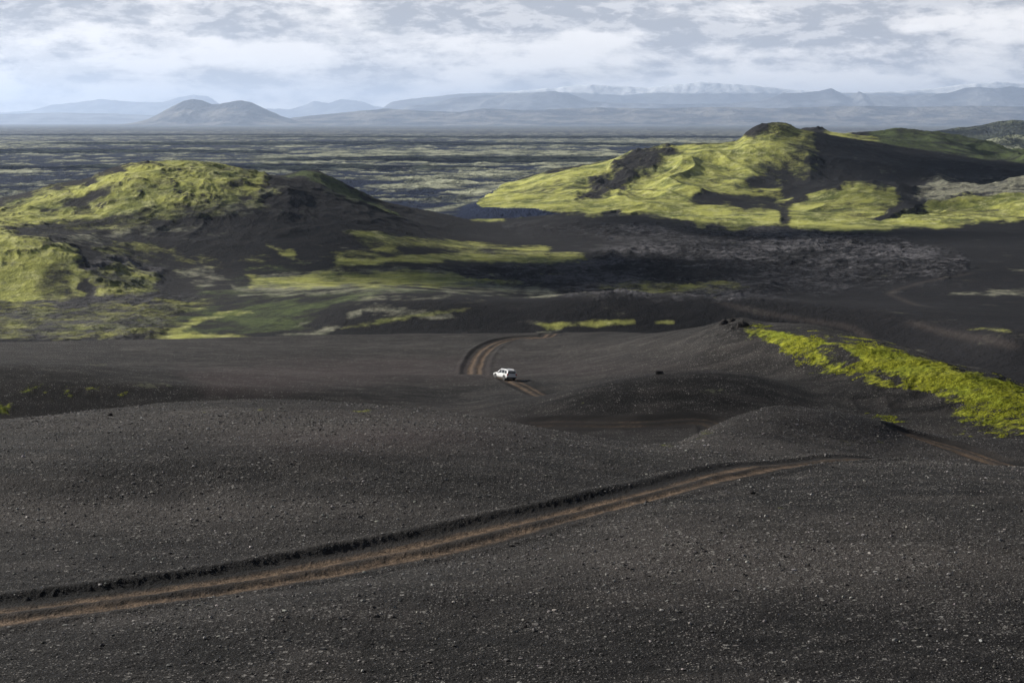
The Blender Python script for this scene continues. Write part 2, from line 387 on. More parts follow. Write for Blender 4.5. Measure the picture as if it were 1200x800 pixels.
blob(npeb_lit, 330, 494, 330, 14, .95); blob(npeb_lit, 905, 488, 70, 9, .9); blob(npeb_lit, 1120, 470 + 60, 90, 14, .7); blob(npeb_lit, 300, 720, 320, 16, .5); blob(npeb_lit, 620, 485, 90, 8, .2)  # ridge and mound crests: sunlit brightness painted in as paler pebbles
blob(npeb_lit, 20, 600, 120, 14, .6)
blob(npeb_lit, 600, 408, 500, 12, .35)

# ------------------------------------------------------------------ mesh helpers
def tag(o, label=None, cat=None, group=None, kind=None):
    if label: o['label'] = label
    if cat: o['category'] = cat
    if group: o['group'] = group
    if kind: o['kind'] = kind
    return o

def grid_mesh(name, P, keep=None, attrs=None, mat=None, nrm=None):
    """P (M, N, 3) grid; keep (M-1, N-1) bool of the faces wanted"""
    M, N = P.shape[:2]
    idx = np.arange(M * N).reshape(M, N)
    q = np.stack([idx[:-1, :-1], idx[:-1, 1:], idx[1:, 1:], idx[1:, :-1]], -1)
    q = q[keep] if keep is not None else q.reshape(-1, 4)
    used = np.zeros(M * N, bool); used[q.ravel()] = True
    remap = np.cumsum(used) - 1
    q = remap[q]
    co = P.reshape(-1, 3)[used]
    me = D.meshes.new(name)
    me.vertices.add(len(co)); me.vertices.foreach_set('co', co.astype(np.float32).ravel())
    me.loops.add(q.size); me.loops.foreach_set('vertex_index', q.astype(np.int32).ravel())
    me.polygons.add(len(q))
    me.polygons.foreach_set('loop_start', np.arange(0, q.size, 4, dtype=np.int32))
    me.polygons.foreach_set('loop_total', np.full(len(q), 4, np.int32))
    me.update(calc_edges=True)
    me.polygons.foreach_set('use_smooth', np.ones(len(q), bool))
    for an, arr in (attrs or {}).items():
        a = me.attributes.new(an, 'FLOAT_COLOR', 'POINT')
        v = np.ones((len(co), 4), np.float32); v[:, :3] = arr.reshape(-1, 3)[used]
        a.data.foreach_set('color', v.ravel())
    if nrm is not None:
        me.normals_split_custom_set_from_vertices(nrm.reshape(-1, 3)[used])
    if mat: me.materials.append(mat)
    o = D.objects.new(name, me); COL.objects.link(o)
    return o

def grid_normals(P):
    du = np.gradient(P, axis=1); dv = np.gradient(P, axis=0)
    n = np.cross(du, dv)
    n /= np.linalg.norm(n, axis=-1, keepdims=True) + 1e-12
    return n

def raw_mesh(name, co, faces, mat=None, smooth=False, parent=None, attrs=None):
    co = np.asarray(co, np.float32); faces = np.asarray(faces, np.int32)
    k = faces.shape[1]
    me = D.meshes.new(name)
    me.vertices.add(len(co)); me.vertices.foreach_set('co', co.ravel())
    me.loops.add(faces.size); me.loops.foreach_set('vertex_index', faces.ravel())
    me.polygons.add(len(faces))
    me.polygons.foreach_set('loop_start', np.arange(0, faces.size, k, dtype=np.int32))
    me.polygons.foreach_set('loop_total', np.full(len(faces), k, np.int32))
    me.update(calc_edges=True)
    me.polygons.foreach_set('use_smooth', np.full(len(faces), smooth, bool))
    for an, arr in (attrs or {}).items():
        a = me.attributes.new(an, 'FLOAT_COLOR', 'POINT')
        v = np.ones((len(co), 4), np.float32); v[:, :3] = arr
        a.data.foreach_set('color', v.ravel())
    if mat: me.materials.append(mat)
    o = D.objects.new(name, me); COL.objects.link(o)
    if parent: o.parent = parent
    return o

# ------------------------------------------------------------------ node helper
class NT:
    def __init__(self, tree):
        self.t = tree; self.L = tree.links
    def n(self, typ, **kw):
        nd = self.t.nodes.new(typ)
        for k, v in kw.items(): setattr(nd, k, v)
        return nd
    def link(self, a, b): self.L.new(a, b)
    def put(self, sock, v):
        if isinstance(v, bpy.types.NodeSocket): self.L.new(v, sock)
        elif v is not None:
            if hasattr(sock.default_value, '__len__'):
                if not hasattr(v, '__len__'): v = (v, v, v)
                if len(sock.default_value) == 4 and len(v) == 3: v = (*v, 1)
                sock.default_value = v
            else: sock.default_value = v
    def math(self, op, a, b=None, clamp=False):
        nd = self.n('ShaderNodeMath', operation=op); nd.use_clamp = clamp
        self.put(nd.inputs[0], a)
        if b is not None: self.put(nd.inputs[1], b)
        return nd.outputs[0]
    def mix(self, f, a, b, blend='MIX'):
        nd = self.n('ShaderNodeMix', data_type='RGBA', blend_type=blend)
        self.put(nd.inputs[0], f); self.put(nd.inputs[6], a); self.put(nd.inputs[7], b)
        return nd.outputs[2]
    def ramp(self, v, a, b, lo=0.0, hi=1.0, smooth=True):
        nd = self.n('ShaderNodeMapRange', interpolation_type='SMOOTHSTEP' if smooth else 'LINEAR')
        self.put(nd.inputs[0], v)
        for i, q in enumerate((a, b, lo, hi)): self.put(nd.inputs[1 + i], q)
        return nd.outputs[0]
    def noise(self, vec, scale, detail=3, rough=.5, dist=0):
        nd = self.n('ShaderNodeTexNoise')
        self.put(nd.inputs['Vector'], vec); nd.inputs['Scale'].default_value = scale
        nd.inputs['Detail'].default_value = detail; nd.inputs['Roughness'].default_value = rough
        nd.inputs['Distortion'].default_value = dist
        return nd.outputs[0]
    def voro(self, vec, scale, feature='F1'):
        nd = self.n('ShaderNodeTexVoronoi', feature=feature)
        self.put(nd.inputs['Vector'], vec); nd.inputs['Scale'].default_value = scale
        return nd
    def vscale(self, vec, s):
        nd = self.n('ShaderNodeVectorMath', operation='MULTIPLY')
        self.put(nd.inputs[0], vec); nd.inputs[1].default_value = s
        return nd.outputs[0]
    def attr(self, name):
        nd = self.n('ShaderNodeAttribute', attribute_name=name)
        sp = self.n('ShaderNodeSeparateColor'); self.link(nd.outputs['Color'], sp.inputs[0])
        return sp.outputs
    def pos(self):
        return self.n('ShaderNodeNewGeometry').outputs['Position']
    def bump(self, h, strength, dist):
        nd = self.n('ShaderNodeBump'); nd.inputs['Strength'].default_value = strength
        nd.inputs['Distance'].default_value = dist; self.put(nd.inputs['Height'], h)
        return nd.outputs[0]

def material(name):
    m = D.materials.new(name); m.use_nodes = True
    t = m.node_tree
    b = t.nodes['Principled BSDF']
    return m, NT(t), b

def simple(name, col, rough=.6, metal=0, coat=0, var=.1, scale=8, spec=.5):
    m, g, b = material(name)
    nz = g.noise(g.n('ShaderNodeTexCoord').outputs['Object'], scale, 3)
    c = g.mix(g.ramp(nz, .3, .7), tuple(x * (1 - var) for x in col), tuple(min(1, x * (1 + var)) for x in col))
    g.put(b.inputs['Base Color'], c); b.inputs['Roughness'].default_value = rough
    b.inputs['Metallic'].default_value = metal; b.inputs['Coat Weight'].default_value = coat
    b.inputs['Specular IOR Level'].default_value = spec
    return m

MOSS_A, MOSS_B = (.085, .10, .012), (.38, .385, .035)

def near_material():
    m, g, b = material('cinder_ground')
    P = g.pos()
    m1 = g.attr('cover'); m2 = g.attr('tint')      # cover: moss, sage, dirt   tint: pink, pebble with painted crest light, spare
    big = g.noise(P, .08, 4, .55)
    mid = g.noise(g.vscale(P, (.6, 1.2, 1)), .5, 5, .62)
    fine = g.noise(P, 9, 4, .7)
    big = g.noise(g.vscale(P, (.55, 1.3, 1)), .09, 5, .6)
    ash = g.mix(g.ramp(big, .36, .64), (.0040, .0040, .0044), (.0125, .0119, .0121))
    ash = g.mix(g.ramp(mid, .35, .75, 0, .4), ash, (.023, .021, .020))
    ash = g.mix(g.math('MULTIPLY', m2[0], .7), ash, (.058, .042, .042))
    ash = g.mix(g.math('MULTIPLY', m2[1], .62), ash, (.066, .058, .053))
    ash = g.mix(g.ramp(fine, .4, .75, 0, .6), ash, (.010, .010, .010))
    # pebbles: a bright stone in a few of the cells
    for sc, thr, hi, k in ((9.0, .72, (.24, .225, .21), 1.0), (3.6, .88, (.24, .23, .215), .95), (20.0, .58, (.13, .12, .112), 1.0)):
        v = g.voro(P, sc)
        cell = g.n('ShaderNodeSeparateColor'); g.link(v.outputs['Color'], cell.inputs[0])
        thr2 = g.math('SUBTRACT', thr, g.math('ADD', g.math('MULTIPLY', m2[1], .16), g.math('MULTIPLY', g.math('SUBTRACT', mid, .52), 1.3)))
        pick = g.math('GREATER_THAN', cell.outputs[0], thr2)
        core = g.ramp(v.outputs['Distance'], .28, .42, 1, 0)
        f = g.math('MULTIPLY', g.math('MULTIPLY', pick, core), g.math('MULTIPLY', cell.outputs[1], k))
        f = g.math('MULTIPLY', f, g.math('SUBTRACT', 1, m2[2]))
        ash = g.mix(f, ash, hi)
    # track dirt
    dn = g.noise(P, 2.2, 5, .65)
    dirt = g.mix(g.ramp(dn, .3, .7), (.048, .033, .022), (.165, .115, .077))
    c = g.mix(g.ramp(g.math('ADD', m1[2], g.math('MULTIPLY', g.math('SUBTRACT', fine, .5), .5)), .12, .8), ash, dirt)
    # sage lichen
    sg = g.noise(P, 1.1, 5, .7)
    c = g.mix(g.ramp(g.math('ADD', m1[1], g.math('MULTIPLY', g.math('SUBTRACT', sg, .5), 2.2)), .55, .9, 0, .6), c, (.13, .135, .085))
    # moss
    mn = g.noise(P, .55, 6, .72)
    mf = g.ramp(g.math('ADD', m1[0], g.math('MULTIPLY', g.math('SUBTRACT', mn, .5), 2.4)), .46, .86)
    mc = g.mix(g.ramp(g.noise(P, 1.6, 4, .7), .35, .65), MOSS_A, MOSS_B)
    mc = g.mix(g.ramp(g.noise(P, .12, 2), .4, .65, 0, .5), mc, (.17, .22, .012))
    c = g.mix(mf, c, mc)
    g.put(b.inputs['Base Color'], c)
    b.inputs['Roughness'].default_value = .95; b.inputs['Specular IOR Level'].default_value = .15
    v2 = g.voro(P, 9.0)
    h = g.math('ADD', g.math('MULTIPLY', g.math('SUBTRACT', 1, v2.outputs['Distance']), .5), g.math('MULTIPLY', g.noise(P, 4, 6, .75), 1.2))
    h = g.math('ADD', h, g.math('MULTIPLY', mf, g.math('MULTIPLY', g.noise(P, 2.2, 4, .7), 3.0)))
    g.put(b.inputs['Normal'], g.bump(h, .9, .12))
    return m

def mid_material():
    m, g, b = material('ash_and_moss')
    P = g.pos()
    m1 = g.attr('cover'); m2 = g.attr('tint')      # cover: moss, pale, green with some painted cloud shade   tint: lava, rock, dirt
    big = g.noise(P, .006, 4, .55)
    n1 = g.noise(P, .045, 6, .68)
    n2 = g.noise(P, .22, 4, .7)
    ash = g.mix(g.ramp(big, .35, .65), (.0055, .0055, .0070), (.0125, .0122, .0140))
    ash = g.mix(g.ramp(n1, .45, .75, 0, .3), ash, (.034, .031, .031))
    # lava blocks with pale lichen faces
    lv = g.math('MULTIPLY', m2[0], g.ramp(g.math('ADD', g.noise(P, .10, 8, .85), g.math('MULTIPLY', g.math('SUBTRACT', g.noise(P, .012, 3, .6), .5), .5)), .44, .63))
    ash = g.mix(g.math('MULTIPLY', m2[0], .6), ash, (.012, .012, .014))
    ash = g.mix(g.math('MULTIPLY', lv, .85), ash, (.15, .145, .155))
    pf = g.ramp(g.math('ADD', m1[1], g.math('MULTIPLY', g.math('SUBTRACT', n1, .5), 2.0)), .2, .85, 0, .85)
    c = g.mix(pf, ash, g.mix(g.ramp(n2, .35, .65), (.19, .195, .14), (.38, .37, .27)))
    gf = g.ramp(g.math('ADD', m1[2], g.math('MULTIPLY', g.math('SUBTRACT', n1, .5), 1.8)), .25, .85, 0, .9)
    c = g.mix(gf, c, g.mix(g.ramp(n2, .3, .7), (.032, .048, .016), (.085, .11, .035)))
    mv = g.math('ADD', m1[0], g.math('MULTIPLY', g.math('SUBTRACT', n1, .5), 1.25))
    mv = g.math('ADD', mv, g.math('MULTIPLY', g.math('SUBTRACT', n2, .5), .5))
    mf = g.ramp(mv, .24, .80)
    n3 = g.noise(P, .018, 5, .65)
    mc = g.mix(g.ramp(n3, .36, .62), (.105, .125, .032), (.41, .415, .10))
    mc = g.mix(g.ramp(g.noise(P, .075, 5, .75), .45, .72, 0, .8), mc, (.56, .55, .25))
    mc = g.mix(g.ramp(n2, .53, .70, 0, .45), mc, (.045, .055, .02))
    c = g.mix(mf, c, mc)
    c = g.mix(g.math('MULTIPLY', m2[1], g.ramp(n2, .42, .58)), c, (.022, .020, .020))
    c = g.mix(g.math('MULTIPLY', m2[2], .7), c, (.075, .062, .055))
    g.put(b.inputs['Base Color'], c)
    b.inputs['Roughness'].default_value = .95; b.inputs['Specular IOR Level'].default_value = .12
    h = g.math('ADD', g.noise(P, .12, 6, .7), g.math('MULTIPLY', g.math('MULTIPLY', m2[0], g.noise(P, .3, 4, .8)), 2))
    g.put(b.inputs['Normal'], g.bump(h, .7, 3.5))
    return m

def plain_material():
    m, g, b = material('mossy_lava_plain')
    P = g.pos()
    a = g.noise(g.vscale(P, (1, .8, 1)), .0012, 8, .72)
    b2 = g.noise(g.vscale(P, (1.4, .7, 1)), .006, 7, .74)
    d = g.noise(P, .00028, 3, .5)
    hm = g.attr('cover')[0]
    v = g.math('ADD', g.math('MULTIPLY', a, .5), g.math('ADD', g.math('MULTIPLY', b2, .5), g.math('MULTIPLY', g.math('SUBTRACT', d, .5), .9)))
    v = g.math('ADD', v, g.math('MULTIPLY', g.math('SUBTRACT', hm, .44), .5))
    c = g.mix(g.ramp(v, .44, .59), (.013, .020, .044), g.mix(g.ramp(b2, .4, .62), (.07, .08, .065), (.36, .37, .26)))  # dark lava tinted blue, haze put into its colour
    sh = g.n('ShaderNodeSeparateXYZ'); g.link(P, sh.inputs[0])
    far_haze = g.ramp(sh.outputs[1], 8000, 17000)
    c = g.mix(g.math('MULTIPLY', far_haze, .75), c, g.mix(g.ramp(b2, .42, .6), (.045, .052, .070), (.19, .20, .20)))  # distance haze painted in: far ground turns paler and bluer
    g.put(b.inputs['Base Color'], c)
    b.inputs['Roughness'].default_value = 1; b.inputs['Specular IOR Level'].default_value = .05
    g.put(b.inputs['Normal'], g.bump(b2, .5, 40))
    return m

def mountain_material(name, rockc, veg, snow=0.0, snow_z=1e6, scale=.0012):
    m, g, b = material(name)
    P = g.pos()
    n = g.noise(P, scale, 6, .62)
    c = g.mix(g.ramp(n, .40, .62), rockc, veg)
    if snow:
        z = g.n('ShaderNodeSeparateXYZ'); g.link(P, z.inputs[0])
        sf = g.ramp(g.math('ADD', z.outputs[2], g.math('MULTIPLY', g.math('SUBTRACT', g.noise(P, scale * .7, 5, .6), .5), snow_z * .55)), snow_z * .96, snow_z * 1.04)
        c = g.mix(g.math('MULTIPLY', sf, snow), c, (.86, .88, .9))
    g.put(b.inputs['Base Color'], c); b.inputs['Roughness'].default_value = .95
    b.inputs['Specular IOR Level'].default_value = .1
    g.put(b.inputs['Normal'], g.bump(n, 1, 500))
    return m

MAT_NEAR, MAT_MID, MAT_PLAIN = near_material(), mid_material(), plain_material()

def hummocks(x, y):
    return ridged(x / 170, y / 230, 6, 57, .66)

# ------------------------------------------------------------------ near ground
def rows(Y0, Y1, a, c):
    out = [Y0]
    while out[-1] < Y1:
        Y = out[-1]; out.append(Y + min(c * Y * Y, a * Y) if c else Y + a * Y)
    out[-1] = Y1
    return np.array(out)

NEAR_END = 430.0
def widen(c, far_, n):
    step = np.geomspace(.002, 1, n); step = np.cumsum(step) / step.sum()
    return np.concatenate([(c[0] - (far_ + c[0]) * step)[::-1], c, c[-1] + (far_ - c[-1]) * step])
s_near = widen(np.linspace((-100 - 600) / F / .96, (1300 - 600) / F / .96, 1200), 1.6, 70)
Y_near = np.concatenate([np.linspace(4, 38, 30)[:-1], rows(38, NEAR_END, .0028, 3.4e-5)])
Z0 = relief(s_near, Y_near)
S, YY = np.meshgrid(s_near, Y_near)
X = S * YY
px, py = proj(S, Z0 / YY)
amp = sstep(20, 60, YY)
Z1 = Z0.copy()
Z1 += amp * (.10 * fbm(X / 7, YY / 7, 3, 3) + .028 * fbm(X / 1.2, YY / 1.2, 3, 5))
Z1 += amp * .55 * fbm(X / 26, YY / 20, 2, 9) * sstep(55, 90, YY) * (1 - .5 * sstep(150, 200, YY))
Z1 += amp * .05 * (ridged(X / .45, YY / .45, 2, 12) - .5) * (YY < 190)
vm = sample(nmoss, px, py) * (YY < 330) ; vs = sample(nsage, px, py) * (YY > 180)
# nmoss patches of the near ridge only count where that ridge is
nearpatch = (py > 512) | (YY > 150)
vm = np.where((YY < 160) & (py < 515) & (px > 950), vm * .3, vm)
vp = sample(npink, px, py)
vb = sample(npeb_lit, px, py)
vb = np.clip(vb * (.55 + 1.1 * vnoise(X / 9, YY / 4, 98)) + .35 * sstep(.62, .8, vnoise(X / 6 + .5 * fbm(X / 8, YY / 8, 2, 99), YY / 2.6, 100)), 0, 1)
# rocky knob and rough moss slope on the right ridge
slope = np.exp(-((px - 857) / 26) ** 2) * sstep(250, 262, YY) * sstep(305, 285, YY)
Z1 += slope * (.05 + .7 * ridged(X / 3.2, YY / 3.2, 3, 21))
rough = sstep(.15, .6, vm) * (YY > 176)
Z1 += rough * (.22 * (ridged(X / 3.0, YY / 3.0, 3, 23) - .35) + .16 * fbm(X / .9, YY / .9, 2, 24))
rd = sstep(880, 1000, px) * sstep(190, 200, YY) * sstep(300, 285, YY)
Z1 += rd * .35 * (ridged(X / 4, YY / 4, 3, 25) - .4)
dirt = np.zeros_like(Z1)
def carve(line, half, depth, rutd, strength, fade=None, bank=1.0):
    global Z1, dirt
    wob = .16 * fbm(X / 7, YY / 7, 2, 61)
    d, al = track_dist(X, YY, line)
    d = d + np.where(np.abs(d) < 50, wob, 0)
    ad = np.abs(d)
    k = np.ones_like(d) if fade is None else fade(al)
    floor = sstep(half + bank * .75, half, ad) * k
    berm = np.exp(-((ad - half - bank * .9) / .45) ** 2) * k
    Z1 -= depth * floor
    Z1 += .12 * berm * (ad < 50)
    rut = (np.exp(-((ad - .85) / .38) ** 2)) * k
    Z1 -= rutd * rut
    Z1 += .10 * floor * np.exp(-(d / .45) ** 2)
    inn = sstep(half + .15, half - .5, ad) * k
    dirt = np.maximum(dirt, strength * inn * (.34 + .60 * rut) * (.72 + .5 * fbm(X / 3, YY / 3, 4, 62, .6)))
    return d
carve(T_MAIN, 1.8, .19, .05, 1.15, lambda a: .96 + .04 * np.sin(a * 60), 1.35)
carve(T_CAR, 1.8, .24, .08, 1.2, lambda a: sstep(0, .06, a) * sstep(1, .93, a) * (.85 + .15 * sstep(.42, .5, a)), 1.3)
carve(T_VALLEY, 1.5, .08, .05, .62, lambda a: sstep(0, .1, a) * sstep(1, .9, a))
cover = np.stack([vm, vs, np.clip(dirt, 0, 1)], -1)
calm = np.zeros_like(Z1)
for ln in (T_MAIN, T_CAR, T_VALLEY):
    d, _ = track_dist(X, YY, ln)
    calm = np.maximum(calm, sstep(3.3, 2.6, np.abs(d)))
tint = np.stack([vp, vb, calm], -1)
Pn = np.stack([X, YY, Z1], -1)
def ctr(a): return (a[:-1, :-1] + a[1:, 1:]) / 2
track_faces = np.zeros(Z1.shape, bool)
for ln, h in ((T_MAIN, 2.0), (T_CAR, 2.0), (T_VALLEY, 1.7)):
    d, _ = track_dist(X, YY, ln)
    track_faces |= np.abs(d) < h
tf = track_faces[:-1, :-1]
Nn = grid_normals(Pn)
ground = grid_mesh('ground', Pn, ~tf, {'cover': cover, 'tint': tint}, MAT_NEAR, Nn)
tag(ground, 'black cinder and gravel slopes in the foreground', kind='structure')
track = grid_mesh('track', Pn, tf, {'cover': cover, 'tint': tint}, MAT_NEAR, Nn)
tag(track, 'brown dirt track with two wheel ruts winding over the black slopes', kind='structure')

def near_z(x, y):
    x = np.asarray(x, float); y = np.asarray(y, float)
    s = x / y
    j = np.clip(np.searchsorted(Y_near, y) - 1, 0, len(Y_near) - 2)
    b = (y - Y_near[j]) / (Y_near[j+1] - Y_near[j])
    i = np.clip(np.searchsorted(s_near, s) - 1, 0, len(s_near) - 2); a = (s - s_near[i]) / (s_near[i+1] - s_near[i])
    return (Z1[j, i] * (1-a) + Z1[j, i+1] * a) * (1-b) + (Z1[j+1, i] * (1-a) + Z1[j+1, i+1] * a) * b

# ------------------------------------------------------------------ middle distance
MID_END = 4400.0
s_mid = widen(np.linspace((-110 - 600) / F, (1310 - 600) / F, 1080), 1.1, 60)
Y_mid = rows(NEAR_END, MID_END, .0027, None)
Z0m = relief(s_mid, Y_mid)
Sm, Ym = np.meshgrid(s_mid, Y_mid)
Xm = Sm * Ym
mx, my = proj(Sm, Z0m / Ym)
back = Ym > 2700
front = ~back
def cov(m, extra=None):
    v = sample(m, mx, my) * front
    return v
c_moss, c_pale, c_green, c_lava, c_rock = cov(moss), cov(pale), cov(green), cov(lava), cov(rock)
# patches of hills must not spill to the hidden ground in front of them
c_moss = np.where(back & (my < 200), sample(far_moss, mx, my), c_moss)
c_green = np.where(back, sample(far_green, mx, my), c_green)
floor_f = sstep(-106, -116, Z0m)
plainness = sstep(3300, 4100, Ym)

Zm = Z0m.copy()
flow = sstep(150, 260, mx) * sstep(760, 640, mx) * sstep(278, 296, my) * sstep(400, 392, my)
wl = ridged(Xm / 150 + .8 * fbm(Xm / 200, Ym / 200, 2, 81), Ym / 46 + .9 * fbm(Xm / 160, Ym / 120, 3, 82), 3, 83)
fl = flow * sstep(.60, .86, wl)
c_moss = np.maximum(c_moss, .46 * fl * sstep(.35, .6, vnoise(Xm / 180, Ym / 90, 84)))
c_pale = np.maximum(c_pale, .38 * fl * sstep(.62, .4, vnoise(Xm / 180, Ym / 90, 84)))
c_green = c_green * (.55 + .6 * vnoise(Xm / 60, Ym / 30, 85))
c_pale = c_pale * (.55 + .75 * vnoise(Xm / 45, Ym / 22, 86))
hillness = np.clip((Z0m + 112) / 25, 0, 1) * sstep(1000, 1060, Ym)
Zm += hillness * (.3 + .7 * sstep(1100, 1300, Ym)) * (5.5 * (ridged(Xm / 130, Ym / 130, 4, 31) - .45) + 1.4 * fbm(Xm / 28, Ym / 28, 3, 33))
mtn = hillness * (Ym > 1850) * sstep(1900, 2100, Ym)
lowcrest = 1 - .9 * np.exp(-((Ym - 2650) / 230) ** 2)
rg = ridged(Xm / 190 + .3 + .4 * fbm(Xm / 220, Ym / 220, 2, 34), Ym / 380, 3, 35, .42)
Zm += mtn * lowcrest * (34 * (rg - .5) + 2 * (ridged(Xm / 55, Ym / 80, 3, 38) - .5))
Zm += c_rock * (9 * ridged(Xm / 38, Ym / 38, 4, 37))
leftrock = hillness * (Ym < 1800) * (c_moss > .3)
Zm += sstep(.25, .55, c_moss) * hillness * (Ym < 1800) * 2.6 * (ridged(Xm / 24, Ym / 24, 3, 39) ** 2)
c_lava = c_lava * (.55 + .6 * vnoise(Xm / 90, Ym / 160, 87))
Zm += c_lava * 5.0 * (ridged(Xm / 120, Ym / 150, 3, 97) - .5)
Zm += c_lava * (4.6 * (ridged(Xm / 34, Ym / 34, 4, 41, .62) - .4) + 1.0 * fbm(Xm / 6, Ym / 6, 2, 43))
Zm += .5 * fbm(Xm / 60, Ym / 60, 3, 45) * sstep(430, 520, Ym)
c_rock = np.maximum(c_rock, mtn * .35 * sstep(.62, .85, ridged(Xm / 60, Ym / 60, 4, 36)) * (c_moss > .2))
c_moss = c_moss * (1 - .35 * mtn * sstep(.45, .25, rg))
c_rock = np.maximum(c_rock, leftrock * sstep(.56, .72, ridged(Xm / 24, Ym / 24, 3, 39)) * .9)
flat_far = sstep(1900, 2400, Ym) * (1 - np.clip((Z0m + 120) / 5, 0, 1))
hmm = hummocks(Xm, Ym)
Zm += flat_far * 14 * (hmm - .5)
dirtm = np.zeros_like(Zm)
for ln in T_FAR:
    d, al = track_dist(Xm, Ym, ln, 14)
    dirtm = np.maximum(dirtm, np.exp(-(d / 3.2) ** 2) * .55 * sstep(0, .12, al) * sstep(1, .9, al))
onhill = np.maximum(hillness, sstep(.2, .6, c_moss) * sstep(1650, 1800, Ym) * sstep(-119, -110, Z0m)) * sstep(3800, 3500, Ym)
f1 = ridged(Xm / 34 + .5 * fbm(Xm / 60, Ym / 60, 2, 93), Ym / 48, 4, 94, .6)
f2 = ridged(Xm / 135 + .5 * fbm(Xm / 160, Ym / 160, 2, 95), Ym / 170, 2, 96, .4)
Zm += onhill * (2.8 - 1.8 * (Ym > 1850)) * (f1 - .45)
Zm += sstep(.15, .5, c_moss) * sstep(1690, 1900, Ym) * sstep(-119, -108, Z0m) * (1 - mtn) * 15 * (f2 - .45)
c_moss = c_moss * (1 - onhill * ((.40 - .25 * (Ym > 1850)) * sstep(.38, .18, f1) + .25 * sstep(.35, .15, f2)))  # moss cut in the creases, painting shade into the hill colour
c_rock = np.maximum(c_rock, onhill * (c_moss > .25) * .7 * sstep(.80, .92, f1) * (Z0m > -95))
Pm = np.stack([Xm, Ym, Zm], -1)
Nm = grid_normals(Pm)
cm = np.clip(np.stack([c_moss, c_pale, c_green], -1), 0, 1)
tm = np.clip(np.stack([c_lava, c_rock, dirtm], -1), 0, 1)
isplain = (Ym > 1900) & ~((Ym > 1780) & (Ym < 2950) & (Z0m > -112) & (mx > 540)) & ~((Ym >= 2950) & (Z0m > -118) & (mx > 840))
cm[..., 0] = np.where(isplain, hmm, cm[..., 0])
at = {'cover': cm, 'tint': tm}
reg = np.zeros(Zm.shape, int)
reg[(Ym > 1000) & (Ym < 1950) & (Z0m > -109) & (mx < 610)] = 1
reg[(Ym > 1780) & (Ym < 2950) & (Z0m > -112) & (mx > 540)] = 2
reg[(Ym >= 2950) & (Z0m > -118) & (mx > 840)] = 3
reg[(c_lava > .5) & (reg == 0)] = 4
reg[(Ym > 1900) & (reg == 0) & (Z0m < -112)] = 5
rf = reg[:-1, :-1]
for k, nm, lb in ((0, 'terrain', 'dark ash and moss valley floor behind the slopes'),
                  (1, 'hill', 'mossy crater hill with black flank on the left'),
                  (2, 'mountain', 'green ridged mountain with black ash flank on the right'),
                  (3, 'hill', 'grey green hill behind the right mountain'),
                  (4, 'lava_field', 'rough black lava field with pale lichen'),
                  (5, 'plain', 'near edge of the mossy lava plain behind the hills')):
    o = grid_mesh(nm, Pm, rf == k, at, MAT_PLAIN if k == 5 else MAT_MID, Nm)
    tag(o, lb, kind='structure')

# ------------------------------------------------------------------ plain
s_f = widen(np.linspace(-.42, .42, 800), 1.0, 50)
Y_f = np.concatenate([rows(MID_END, 16000, .0036, None)[:-1], rows(16000, 140000, .012, None)])
Sf, Yf = np.meshgrid(s_f, Y_f)
hf = hummocks(Sf * Yf, Yf)
Zf = relief(s_f, Y_f) + 14 * (hf - .5) * sstep(30000, 14000, Yf)
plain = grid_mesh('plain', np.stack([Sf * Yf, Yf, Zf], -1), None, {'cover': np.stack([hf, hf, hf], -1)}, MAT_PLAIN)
tag(plain, 'vast flat plain of moss and dark lava reaching the horizon', kind='structure')

# ------------------------------------------------------------------ far mountains
def mountain(prof, Y, depth, mat, label, rough=.12, seed=1, base=-138, n=420, name='mountain'):
    xs = np.linspace(prof[0][0], prof[-1][0], n)
    ys = np.interp(xs, [p[0] for p in prof], [p[1] for p in prof]) + .45 * fbm(xs / 9, xs * 0 + seed, 3, seed, .6)
    s_, t_ = st(xs, ys)
    top = t_ * Y
    v = np.linspace(-1, 1, 61)
    V, Sg = np.meshgrid(v, s_, indexing='ij')
    Yg = Y + V * depth
    Xg = Sg * Y * np.ones_like(V)
    shape = (1 - np.abs(V)) ** 1.15
    gul = ridged(Xg / (depth * .55) + seed, Yg / (depth * 1.1), 5, seed)
    H = np.maximum(top[None, :] - base, 0)
    e = sstep(0, .04, (np.arange(n) / n)) * sstep(1, .96, (np.arange(n) / n))
    edge = e[None, :]
    Zg = base - 6 + H * edge * (shape * (1 + rough * (gul - .55) * np.minimum(1, np.abs(V) * 4)) + .02 * fbm(Xg / (depth * .08), Yg / (depth * .3), 3, seed + 3))
    o = grid_mesh(name, np.stack([Xg, Yg, Zg], -1), None, None, mat)
    return tag(o, label, kind='structure')

MM_NEAR = mountain_material('rock_mountain', (.03, .03, .04), (.22, .20, .17), scale=.0009)
MM_BLUE = mountain_material('dark_hill_ground', (.025, .03, .032), (.07, .08, .05), scale=.0025)
MM_PALE = mountain_material('mossy_hill_ground', (.06, .07, .05), (.34, .36, .24), scale=.004)
MM_FAR = mountain_material('far_rock', (.03, .03, .04), (.22, .22, .22), scale=.0005)
MM_SNOW = mountain_material('glacier_mountain', (.07, .07, .08), (.16, .16, .16), snow=1, snow_z=1600, scale=.0003)

